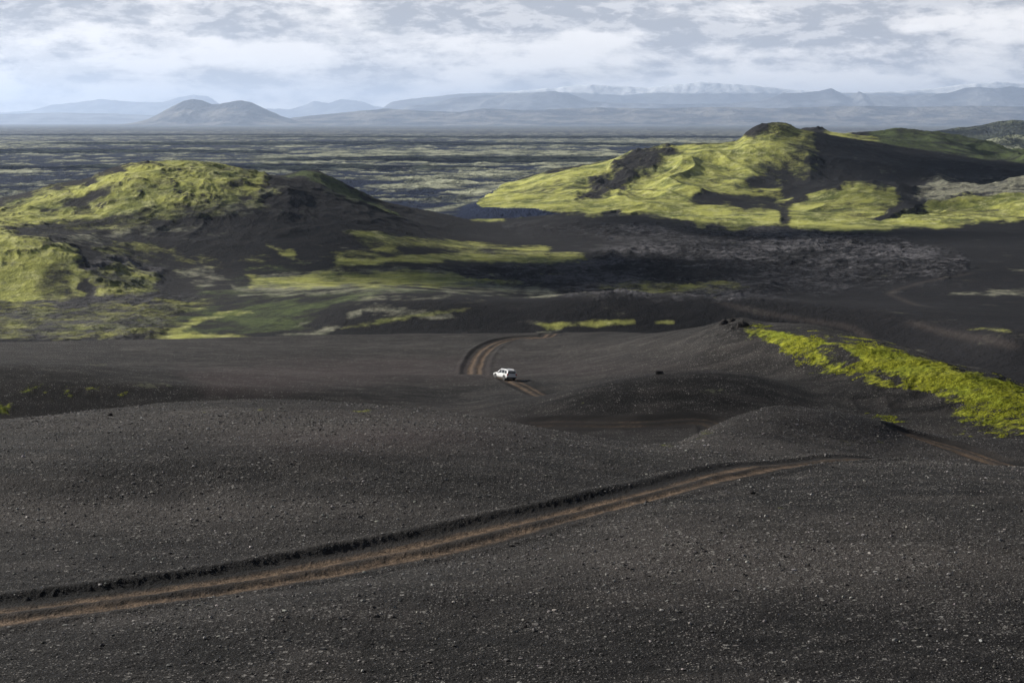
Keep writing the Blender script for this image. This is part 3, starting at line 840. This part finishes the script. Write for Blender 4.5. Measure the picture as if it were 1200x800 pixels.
mountain([(90, 147), (150, 145), (170, 141), (185, 134), (203, 124), (215, 118), (225, 116), (236, 117.5), (248, 122), (258, 122), (270, 119), (282, 117.5), (295, 120), (312, 128),
          (330, 136), (350, 142), (400, 146)], 52000, 3400, MM_NEAR, 'twin topped grey mountain standing alone on the far plain', .35, 3)
mountain([(-300, 132), (0, 132), (35, 130), (60, 123), (90, 120), (118, 116), (150, 119), (190, 120), (210, 114), (228, 111), (244, 113), (258, 122), (300, 127), (340, 128), (358, 123),
          (368, 118), (385, 121), (400, 116), (425, 119), (436, 124), (470, 128), (520, 132)], 125000, 6000, MM_FAR, 'faint pale ridge on the left horizon', .2, 5)
mountain([(-300, 135), (0, 134), (60, 132), (130, 133), (200, 136), (300, 138), (420, 140)], 86000, 6000, MM_FAR, 'low blue tableland on the left horizon', .2, 7)
mountain([(300, 143), (350, 137), (400, 132), (450, 127), (500, 130), (540, 131), (565, 127), (620, 129), (700, 126), (760, 127), (850, 125), (900, 127), (1000, 124), (1080, 125),
          (1150, 124), (1200, 125), (1500, 122)], 56000, 5000, MM_NEAR, 'long blue fell below the glacier', .35, 9)
mountain([(440, 128), (500, 122), (530, 115), (560, 112), (600, 110), (650, 107), (668, 110), (690, 118), (730, 121), (800, 122), (860, 121), (890, 118), (905, 114), (918, 109), (940, 108.5),
          (960, 107), (974, 103.5), (984, 108), (992, 112), (1000, 111), (1007, 107), (1014, 111), (1060, 113), (1110, 109), (1130, 103), (1150, 102), (1165, 104), (1185, 101), (1200, 103), (1500, 110)],
         78000, 5500, MM_FAR, 'jagged blue mountains with sharp peaks under the glacier', .25, 11)
mountain([(420, 124), (480, 116), (540, 110), (600, 107), (650, 103), (690, 99), (720, 101), (760, 103), (800, 98), (820, 96), (850, 98), (880, 100), (940, 106), (1000, 108), (1050, 107), (1100, 103), (1140, 98),
          (1170, 96), (1200, 98), (1500, 96)], 92000, 6500, MM_SNOW, 'white glacier cap high on the right horizon', .15, 13)
mountain([(1000, 168), (1060, 160), (1090, 153), (1120, 149), (1150, 146), (1170, 141), (1185, 139), (1200, 140), (1250, 138), (1400, 150)], 9000, 900, MM_BLUE, 'dark blue hill at the right edge behind the mountain', .3, 15, name='hill')
mountain([(1110, 176), (1145, 166), (1165, 160), (1185, 156), (1200, 156), (1250, 152), (1400, 168)], 6200, 420, MM_PALE, 'pale lit hillock at the right edge', .4, 17, name='hill')

# ------------------------------------------------------------------ stones
def ico(sub=1):
    bm = bmesh.new(); bmesh.ops.create_icosphere(bm, subdivisions=sub, radius=1)
    v = np.array([p.co[:] for p in bm.verts]); f = np.array([[q.index for q in p.verts] for p in bm.faces]); bm.free()
    return v, f

def scatter_rocks(name, xs, ys, sizes, mat, label, cols, sub=1, flat_=.6, sink=.35, cat=None):
    V, Fc = ico(sub)
    n = len(xs); nv = len(V)
    zs = near_z(xs, ys)
    k = RNG.normal(1, .22, (n, nv, 1)).clip(.5, 1.5)
    A = V[None] * k * RNG.uniform(.7, 1.3, (n, 1, 3)) * np.array([1, 1, flat_])
    an = RNG.uniform(0, 6.28, n); ca, sa = np.cos(an), np.sin(an)
    B = A.copy()
    B[..., 0] = A[..., 0] * ca[:, None] - A[..., 1] * sa[:, None]
    B[..., 1] = A[..., 0] * sa[:, None] + A[..., 1] * ca[:, None]
    B *= sizes[:, None, None]
    B += np.stack([xs, ys, zs + sizes * flat_ * sink], -1)[:, None, :]
    Fa = (Fc[None] + (np.arange(n) * nv)[:, None, None]).reshape(-1, 3)
    o = raw_mesh(name, B.reshape(-1, 3), Fa, mat, False, attrs={'tone': np.repeat(cols, nv, 0)})
    return tag(o, label, kind='stuff')

def stone_material():
    m, g, b = material('basalt_stone')
    a = g.n('ShaderNodeAttribute', attribute_name='tone').outputs['Color']
    n = g.noise(g.pos(), 30, 3, .6)
    c = g.mix(g.ramp(n, .3, .7, 0, .5), a, (.05, .045, .042))
    g.put(b.inputs['Base Color'], c); b.inputs['Roughness'].default_value = .9; b.inputs['Specular IOR Level'].default_value = .25
    return m
MAT_STONE = stone_material()

def off_track(x, y, w=2.4):
    ok = np.ones(len(x), bool)
    for ln in (T_MAIN, T_CAR, T_VALLEY):
        d, _ = track_dist(x, y, ln)
        ok &= np.abs(d) > w
    return ok

def stone_field(n, Y0, Y1, smin, smax, p, name, label):
    u = RNG.uniform(0, 1, n)
    ys = 1 / (1 / Y0 + u * (1 / Y1 - 1 / Y0)) if False else np.sqrt(Y0**2 + u * (Y1**2 - Y0**2))
    # a little thinner with distance
    ss = RNG.uniform(-.37, .37, n)
    xs = ss * ys
    zz = near_z(xs, ys)
    qx, qy = proj(ss, zz / ys)
    pb = sample(npeb_lit, qx, qy)
    cl = vnoise(xs / 5, ys / 5, 91)
    cl = cl * vnoise(xs / 1.6, ys / 1.6, 92)
    keep = RNG.uniform(0, 1, n) < (.25 + .5 * pb + 1.0 * cl * cl)
    keep &= off_track(xs, ys)
    xs, ys, pb = xs[keep], ys[keep], pb[keep]
    n = len(xs)
    size = smin * (1 - RNG.uniform(0, 1, n)) ** (-1 / p)
    size = np.minimum(size, smax)
    tone = RNG.choice([.03, .055, .11, .21, .36], n, p=[.16, .24, .29, .21, .10])
    c = tone[:, None] * (np.array([1.0, .95, .90]) + RNG.normal(0, .03, (n, 3)))
    return scatter_rocks(name, xs, ys, size, MAT_STONE, label, c.clip(.01, .6))
stone_field(230000, 44, 118, .015, .095, 2.7, 'gravel', 'grey and pale loose gravel strewn over the near slope')
stone_field(80000, 112, 160, .024, .12, 3.2, 'gravel', 'coarse gravel on the brow of the first ridge')

# ------------------------------------------------------------------ moss tufts on the ridge to the right
def moss_tufts():
    n = 200000
    ss = RNG.uniform(.12, .41, n); ys = RNG.uniform(178, 285, n)
    xs = ss * ys; zz = near_z(xs, ys)
    qx, qy = proj(ss, zz / ys)
    v = sample(nmoss, qx, qy)
    nz = fbm(xs / 5.5, ys / 3.2, 5, 71, .65) * 1.5 + v - .50
    keep = (nz > .25) & (v > .12) & off_track(xs, ys)
    xs, ys = xs[keep], ys[keep]
    n = len(xs)
    size = RNG.uniform(.05, .15, n)
    q = (.5 + .75 * fbm(xs / 4, ys / 4, 4, 72) + RNG.normal(0, .18, n)).clip(0, 1)[:, None]
    c = (np.array(MOSS_B) * q + np.array(MOSS_A) * (1 - q)) * RNG.uniform(.8, 1.15, (n, 1))
    m, g, b = material('moss')
    a = g.n('ShaderNodeAttribute', attribute_name='tone').outputs['Color']
    g.put(b.inputs['Base Color'], g.mix(g.ramp(g.noise(g.pos(), 12, 3, .7), .35, .65, 0, .5), a, (.09, .11, .01)))
    b.inputs['Roughness'].default_value = 1; b.inputs['Specular IOR Level'].default_value = .05
    return scatter_rocks('moss', xs, ys, size, m, 'bright yellow green moss cushions covering the right ridge', c, 1, .38, -.1)
moss_tufts()

# ------------------------------------------------------------------ single rocks
MAT_ROCK = simple('dark_basalt', (.022, .020, .020), .9, var=.5, scale=3, spec=.2)
def rock(x, y, size, label, group=None, Y0=40, squash=.8):
    X_, Y_ = hit(x, y, Y0)
    V, Fc = ico(3)
    sd = random.randint(0, 999)
    r = 1 + .45 * fbm(V[:, 0] * 1.6 + 7 + sd, V[:, 1] * 1.6 + V[:, 2] * 2.1, 3, sd)
    V = V * r[:, None] * np.array([random.uniform(.8, 1.4), random.uniform(.7, 1.2), squash]) * size
    o = raw_mesh('rock', V, Fc, MAT_ROCK, False)
    o.location = (X_, Y_, float(near_z(X_, Y_)) + size * squash * .35)
    o.rotation_euler[2] = random.uniform(0, 6)
    return tag(o, label, 'rock', group)
rock(773, 438.5, .42, 'lone dark boulder on the crest of the middle swell right of the car', Y0=205)
rock(513, 488, .8, 'flat dark boulder left of centre just behind the first ridge', Y0=195, squash=.4)
rock(857, 379.5, .75, 'black crag on the knob where the mossy ridge begins', Y0=250, squash=.6)
rock(848, 383, .9, 'smaller black rock on the left shoulder of the rocky knob', Y0=250)
rock(870, 385, .8, 'small black rock between the knob crag and the bright moss', Y0=245)
rock(129, 485, .2, 'small dark stone on the left crest of the first ridge', Y0=108)
rock(881, 581, .17, 'small black stone on bare cinder below the right end of the near track', Y0=70)

# ------------------------------------------------------------------ car
WHITE = simple('white_car_paint', (.70, .70, .69), .28, coat=.6, var=.02)
GLASS = simple('tinted_glass', (.012, .013, .015), .06, var=.1, spec=.8)
BLACK = simple('black_plastic', (.018, .018, .019), .6, var=.2)
RUBBER = simple('tyre_rubber', (.016, .016, .016), .85, var=.2)
ALLOY = simple('alloy', (.5, .5, .51), .3, metal=.9, var=.05)
RED = simple('red_lens', (.35, .012, .01), .2, var=.1)
CLEAR = simple('headlamp_lens', (.6, .62, .65), .15, var=.05)
PLATE = simple('plate_white', (.7, .7, .7), .5, var=.03)

def bm_obj(name, bm, mat, parent=None, smooth=True, bevel=0):
    if bevel:
        bmesh.ops.bevel(bm, geom=[e for e in bm.edges if e.calc_face_angle(0) > .5], offset=bevel, segments=2, affect='EDGES', profile=.6)
    bmesh.ops.recalc_face_normals(bm, faces=bm.faces)
    me = D.meshes.new(name); bm.to_mesh(me); bm.free()
    for p in me.polygons: p.use_smooth = smooth
    if smooth:
        try: me.set_sharp_from_angle(angle=R(35))
        except Exception: pass
    me.materials.append(mat)
    o = D.objects.new(name, me); COL.objects.link(o)
    if parent: o.parent = parent
    return o

def box(bm, c, h, rot=None):
    r = bmesh.ops.create_cube(bm, size=2)
    for v in r['verts']:
        v.co = Vector((v.co.x * h[0], v.co.y * h[1], v.co.z * h[2]))
        if rot: v.co = rot @ v.co
        v.co += Vector(c)

def loft(bm, rings, cap=True):
    vs = [[bm.verts.new(p) for p in r] for r in rings]
    for a, b in zip(vs, vs[1:]):
        for i in range(len(a)):
            j = (i + 1) % len(a)
            bm.faces.new((a[i], a[j], b[j], b[i]))
    if cap:
        bm.faces.new(vs[0]); bm.faces.new(list(reversed(vs[-1])))

def panel(pts, thick):
    """thin solid panel from a planar outline"""
    bm = bmesh.new()
    P = [Vector(p) for p in pts]
    n = (P[1] - P[0]).cross(P[2] - P[0]).normalized()
    a = [bm.verts.new(p + n * thick) for p in P]; b = [bm.verts.new(p - n * thick) for p in P]
    bm.faces.new(a); bm.faces.new(list(reversed(b)))
    for i in range(len(P)):
        j = (i + 1) % len(P); bm.faces.new((a[i], b[i], b[j], a[j]))
    return bm

def build_car(x, y, z, yaw, pitch=0, roll=0):
    root = D.objects.new('parked_car', None); COL.objects.link(root)
    root.name = 'car'
    # lower body, tail (-y) to nose (+y)
    sec = [(-2.36, .80, .50, 1.00), (-2.32, .90, .40, 1.08), (-2.0, .94, .34, 1.11), (-1.2, .955, .32, 1.10), (0, .955, .30, 1.07), (.95, .945, .30, 1.04),
           (1.5, .93, .32, .99), (2.0, .90, .34, .90), (2.25, .84, .40, .80), (2.36, .74, .48, .70)]
    bm = bmesh.new(); rings = []
    for yy, hw, zb, zt in sec:
        m = (zb + zt) / 2
        rings.append([(-hw*.93, yy, zb), (-hw, yy, zb + .12), (-hw, yy, m + .08), (-hw*.965, yy, zt - .06), (-hw*.90, yy, zt), (0, yy, zt + .03),
                      (hw*.90, yy, zt), (hw*.965, yy, zt - .06), (hw, yy, m + .08), (hw, yy, zb + .12), (hw*.93, yy, zb), (0, yy, zb - .02)])
    loft(bm, rings)
    # cabin: pillars and roof in one shell
    cab = [(-2.30, .84, 1.08, .84, 1.09), (-2.24, .85, 1.06, .74, 1.52), (-2.05, .855, 1.05, .70, 1.70), (-1.2, .86, 1.05, .70, 1.755), (-.3, .86, 1.05, .70, 1.755), (.25, .86, 1.05, .68, 1.70),
           (.72, .85, 1.03, .74, 1.40), (1.18, .84, 1.01, .82, 1.05)]
    rings = []
    for yy, hb, zb, hr, zr in cab:
        rings.append([(-hb, yy, zb - .05), (-hr, yy, zr - .05), (-hr*.9, yy, zr), (0, yy, zr + .025), (hr*.9, yy, zr), (hr, yy, zr - .05), (hb, yy, zb - .05)])
    loft(bm, rings)
    body = bm_obj('body', bm, WHITE, root)
    # dark lower trim
    bm = bmesh.new()
    rr = []
    for yy, hw, zb, zt in [(-2.40, .80, .42, .58), (-2.30, .93, .34, .56), (-1.0, .965, .28, .46), (1.0, .965, .27, .44), (2.1, .90, .30, .52), (2.39, .72, .40, .58)]:
        rr.append([(-hw, yy, zb), (-hw, yy, zt), (hw, yy, zt), (hw, yy, zb)])
    loft(bm, rr); bm_obj('lower_trim', bm, BLACK, root, False)
    # windows
    def side_pt(sd, yy, k):   # on the cabin side, k=0 belt .. 1 roof
        ys = [c[0] for c in cab]
        hb = np.interp(yy, ys, [c[1] for c in cab]); zb = np.interp(yy, ys, [c[2] for c in cab]) - .05
        hr = np.interp(yy, ys, [c[3] for c in cab]); zr = np.interp(yy, ys, [c[4] for c in cab]) - .05
        return (sd * (hb + (hr - hb) * k + .012), yy, zb + (zr - zb) * k)
    def flatpanel(sd, pts):
        bm = bmesh.new()
        a = [bm.verts.new(side_pt(sd, *p)) for p in pts]
        b = [bm.verts.new(Vector(side_pt(sd, *p)) - Vector((sd * .03, 0, 0))) for p in pts]
        bm.faces.new(a); bm.faces.new(list(reversed(b)))
        for i in range(len(a)):
            j = (i + 1) % len(a); bm.faces.new((a[i], b[i], b[j], a[j]))
        return bm
    for sd in (-1, 1):
        for pts in ([(-.22, .16), (.92, .2), (.66, .55), (.32, .88), (-.22, .9)], [(-1.22, .16), (-.32, .16), (-.32, .9), (-1.22, .9)], [(-2.02, .22), (-1.32, .16), (-1.32, .9), (-1.85, .84)]):
            bm_obj('side_window', flatpanel(sd, pts), GLASS, root, False)
    bm_obj('rear_window', panel([(-.72, -2.30, 1.14), (.72, -2.30, 1.14), (.64, -2.21, 1.56), (-.64, -2.21, 1.56)], .02), GLASS, root, False)
    bm_obj('windscreen', panel([(-.70, 1.13, 1.10), (.70, 1.13, 1.10), (.60, .36, 1.67), (-.60, .36, 1.67)], .02), GLASS, root, False)
    # spoiler lip over the rear window
    bm = bmesh.new(); box(bm, (0, -2.25, 1.66), (.64, .14, .025)); bm_obj('spoiler', bm, WHITE, root, False, .01)
    # roof rails
    for sd in (-1, 1):
        bm = bmesh.new(); box(bm, (sd * .62, -.85, 1.80), (.02, 1.05, .018))
        for yy in (-1.8, -.85, .1): box(bm, (sd * .62, yy, 1.76), (.02, .05, .035))
        bm_obj('roof_rail', bm, ALLOY, root, False)
    # lamps
    for sd in (-1, 1):
        bm = bmesh.new(); box(bm, (sd * .79, -2.30, 1.0), (.11, .07, .15)); bm_obj('tail_light', bm, RED, root, False, .015)
        bm = bmesh.new(); box(bm, (sd * .68, 2.27, .72), (.15, .08, .07)); bm_obj('headlight', bm, CLEAR, root, False, .015)
        bm = bmesh.new(); box(bm, (sd * 1.02, .78, 1.08), (.10, .06, .07)); box(bm, (sd * .93, .80, 1.05), (.05, .03, .03)); bm_obj('wing_mirror', bm, WHITE, root, False, .015)
    bm = bmesh.new(); box(bm, (0, -2.385, .86), (.25, .01, .055)); bm_obj('number_plate', bm, PLATE, root, False)
    bm = bmesh.new(); box(bm, (0, -2.345, .97), (.5, .02, .025)); bm_obj('tailgate_trim', bm, ALLOY, root, False)
    for sd in (-1, 1):
        for yy in (-.35, -1.28):
            bm = bmesh.new(); box(bm, (sd * .975, yy + .2, .93), (.012, .09, .015)); bm_obj('door_handle', bm, ALLOY, root, False)
    bm = bmesh.new(); box(bm, (0, 2.36, .66), (.45, .03, .1)); bm_obj('grille', bm, BLACK, root, False, .01)
    # wheels and arches
    for sd in (-1, 1):
        for yy in (-1.42, 1.45):
            bm = bmesh.new()
            bmesh.ops.create_cone(bm, cap_ends=True, segments=36, radius1=.44, radius2=.44, depth=.10,
                                  matrix=Matrix.Translation((sd * .93, yy, .42)) @ Matrix.Rotation(math.pi/2, 4, 'Y'))
            bm_obj('wheel_arch', bm, BLACK, root, True)
            w = D.objects.new('wheel', None); COL.objects.link(w); w.parent = root; w.location = (sd * .86, yy, .37)
            bm = bmesh.new()
            prof = [(.24, -.12), (.34, -.125), (.368, -.09), (.372, 0), (.368, .09), (.34, .125), (.24, .12)]
            rings = []
            for k in range(36):
                a = k * 2 * math.pi / 36
                rings.append([(p[1], p[0] * math.cos(a), p[0] * math.sin(a)) for p in prof])
            vs = [[bm.verts.new(p) for p in r] for r in rings]
            for k in range(36):
                a, b_ = vs[k], vs[(k + 1) % 36]
                for i in range(len(a)):
                    j = (i + 1) % len(a); bm.faces.new((a[i], a[j], b_[j], b_[i]))
            bm_obj('tyre', bm, RUBBER, w, True)
            bm = bmesh.new()
            bmesh.ops.create_cone(bm, cap_ends=True, segments=30, radius1=.07, radius2=.07, depth=.20, matrix=Matrix.Rotation(math.pi/2, 4, 'Y'))
            for k in range(5):
                box(bm, Matrix.Rotation(k * 2 * math.pi / 5, 3, 'X') @ Vector((sd * .09, 0, .14)), (.015, .032, .11), Matrix.Rotation(k * 2 * math.pi / 5, 3, 'X'))
            bmesh.ops.create_cone(bm, cap_ends=True, segments=30, radius1=.235, radius2=.235, depth=.12, matrix=Matrix.Rotation(math.pi/2, 4, 'Y'))
            bm_obj('rim', bm, ALLOY, w, False)
    root.location = (x, y, z); root.rotation_euler = (pitch, roll, yaw)
    return tag(root, 'white four wheel drive estate car driving up the dirt track over the black slope', 'car')

# seat the car on its four wheels
cx, cy = hit(591, 442.5, 225)
yaw = R(30)
def wz(lx, ly):
    c, s_ = math.cos(yaw), math.sin(yaw)
    return float(near_z(cx + lx * c - ly * s_, cy + lx * s_ + ly * c))
zf = (wz(-.86, 1.45) + wz(.86, 1.45)) / 2; zr = (wz(-.86, -1.42) + wz(.86, -1.42)) / 2
zl = (wz(-.86, 1.45) + wz(-.86, -1.42)) / 2; zrr = (wz(.86, 1.45) + wz(.86, -1.42)) / 2
build_car(cx, cy, (zf + zr) / 2 + .01, yaw, math.atan2(zf - zr, 2.87), -math.atan2(zrr - zl, 1.72))

# ------------------------------------------------------------------ air
HAZE_DENSITY = 1.4e-5
bm = bmesh.new()
box(bm, (0, 67000, 1175), (100000, 73000, 1325))
m = D.materials.new('haze'); m.use_nodes = True
t = m.node_tree; t.nodes.clear()
out = t.nodes.new('ShaderNodeOutputMaterial'); pv = t.nodes.new('ShaderNodeVolumePrincipled')
pv.inputs['Color'].default_value = (.60, .745, 1.0, 1)
pv.inputs['Density'].default_value = HAZE_DENSITY
pv.inputs['Anisotropy'].default_value = .35
t.links.new(pv.outputs[0], out.inputs['Volume'])
hz = bm_obj('haze', bm, m, None, False)
tag(hz, 'pale blue haze filling the distance', kind='stuff')

SUN_EL, SUN_AZ = 24.0, -62.0     # azimuth left of the view direction

# ------------------------------------------------------------------ unseen clouds added above the haze to shade the land
SHADE_CLOUD = simple('shade_cloud_white', (.85, .86, .88), 1, var=.03, scale=.01, spec=0)
def cloud(tx, ty, rx, ry, n, h=3500):
    a_, e_ = R(SUN_AZ), R(SUN_EL)
    k = h / math.tan(e_)
    ox, oy = tx + math.sin(a_) * k, ty + math.cos(a_) * k
    V, Fc = ico(4)
    co, fa = [], []
    r = 1 + .38 * fbm(V[:, 0] * 2.2 + n, V[:, 1] * 2.2 + V[:, 2] * 1.3, 4, n)
    P = V * r[:, None] * np.array([rx, ry, min(rx, ry) * .22]) + np.array([ox, oy, h])
    o = raw_mesh('cloud', P, Fc, SHADE_CLOUD, True)
    tag(o, 'added cloud out of view, placed to cast shade on the land', kind='structure')
def XYf(x, Y): return ((x - 600) / F * Y, Y)
for x, Y, rx, ry, n in ((690, 1740, 170, 80, 15), (865, 2090, 85, 50, 16), (250, 212, 75, 22, 14), (330, 1300, 150, 160, 1), (1130, 2480, 330, 210, 2), (200, 4600, 600, 300, 3), (520, 5600, 900, 380, 4), (-50, 7000, 1100, 500, 5),
                        (760, 5200, 500, 260, 7), (330, 9500, 1600, 700, 8), (800, 9000, 1200, 600, 9), (600, 13500, 2600, 900, 10), (100, 15500, 2400, 900, 11), (640, 3300, 300, 160, 12)):
    cloud(*XYf(x, Y), rx, ry, n)

# ------------------------------------------------------------------ light
sun = D.lights.new('sun', 'SUN'); sun.energy = 5.0; sun.angle = R(.6); sun.color = (1, .95, .87)
so = D.objects.new('sun', sun); COL.objects.link(so)
az = R(SUN_AZ); el = R(SUN_EL)
dirv = Vector((math.sin(az) * math.cos(el), math.cos(az) * math.cos(el), math.sin(el)))
so.rotation_euler = (-dirv).to_track_quat('-Z', 'Y').to_euler()
w = D.worlds.new('World'); scene.world = w; w.use_nodes = True
g = NT(w.node_tree); bg = w.node_tree.nodes['Background']
sky = g.n('ShaderNodeTexSky'); sky.sky_type = 'NISHITA'; sky.sun_disc = False
sky.sun_elevation = el; sky.sun_rotation = az
sky.altitude = 600
tc = g.n('ShaderNodeTexCoord').outputs['Generated']
sep = g.n('ShaderNodeSeparateXYZ'); g.link(tc, sep.inputs[0])
zz = sep.outputs[2]
# clouds: long flat banks, finer towards the horizon
sv = g.vscale(tc, (16, 16, 46))
n1 = g.noise(sv, 1.0, 10, .66, .15)
n2 = g.noise(g.vscale(tc, (5, 5, 34)), 1.3, 3, .5)
body = g.math('ADD', g.math('MULTIPLY', n1, .55), g.math('MULTIPLY', n2, .50))
body = g.math('ADD', body, g.ramp(zz, 0.0, .08, -.12, .095, False))
dark = g.ramp(body, .455, .57)          # 1 = shaded underside
edge = g.ramp(g.noise(g.vscale(tc, (34, 34, 105)), 1.0, 8, .66, .2), .45, .58)
cloud = g.mix(dark, (13.2, 12.8, 12.5), (5.3, 5.5, 6.0))
cloud = g.mix(g.math('MULTIPLY', edge, .45), cloud, (14.0, 13.6, 13.3))
up = g.ramp(zz, .07, .35)
cloud = g.mix(up, cloud, (.85, 1.0, 1.35))
cover_ = g.ramp(g.noise(g.vscale(tc, (8, 8, 40)), 1.0, 5, .6), .30, .42, .86, 1.0)
colr = g.mix(cover_, sky.outputs[0], cloud)
g.put(bg.inputs['Color'], colr)
bg.inputs['Strength'].default_value = .056

# ------------------------------------------------------------------ render settings
scene.view_settings.view_transform = 'Standard'
scene.view_settings.look = 'None'
scene.view_settings.exposure = .66
scene.view_settings.gamma = 1
scene.render.engine = 'CYCLES'
c = scene.cycles
c.max_bounces = 6; c.diffuse_bounces = 2; c.glossy_bounces = 2; c.volume_bounces = 4; c.transmission_bounces = 2
c.use_denoising = True
c.sample_clamp_indirect = 4
try: c.denoiser = 'OPENIMAGEDENOISE'
except Exception: pass
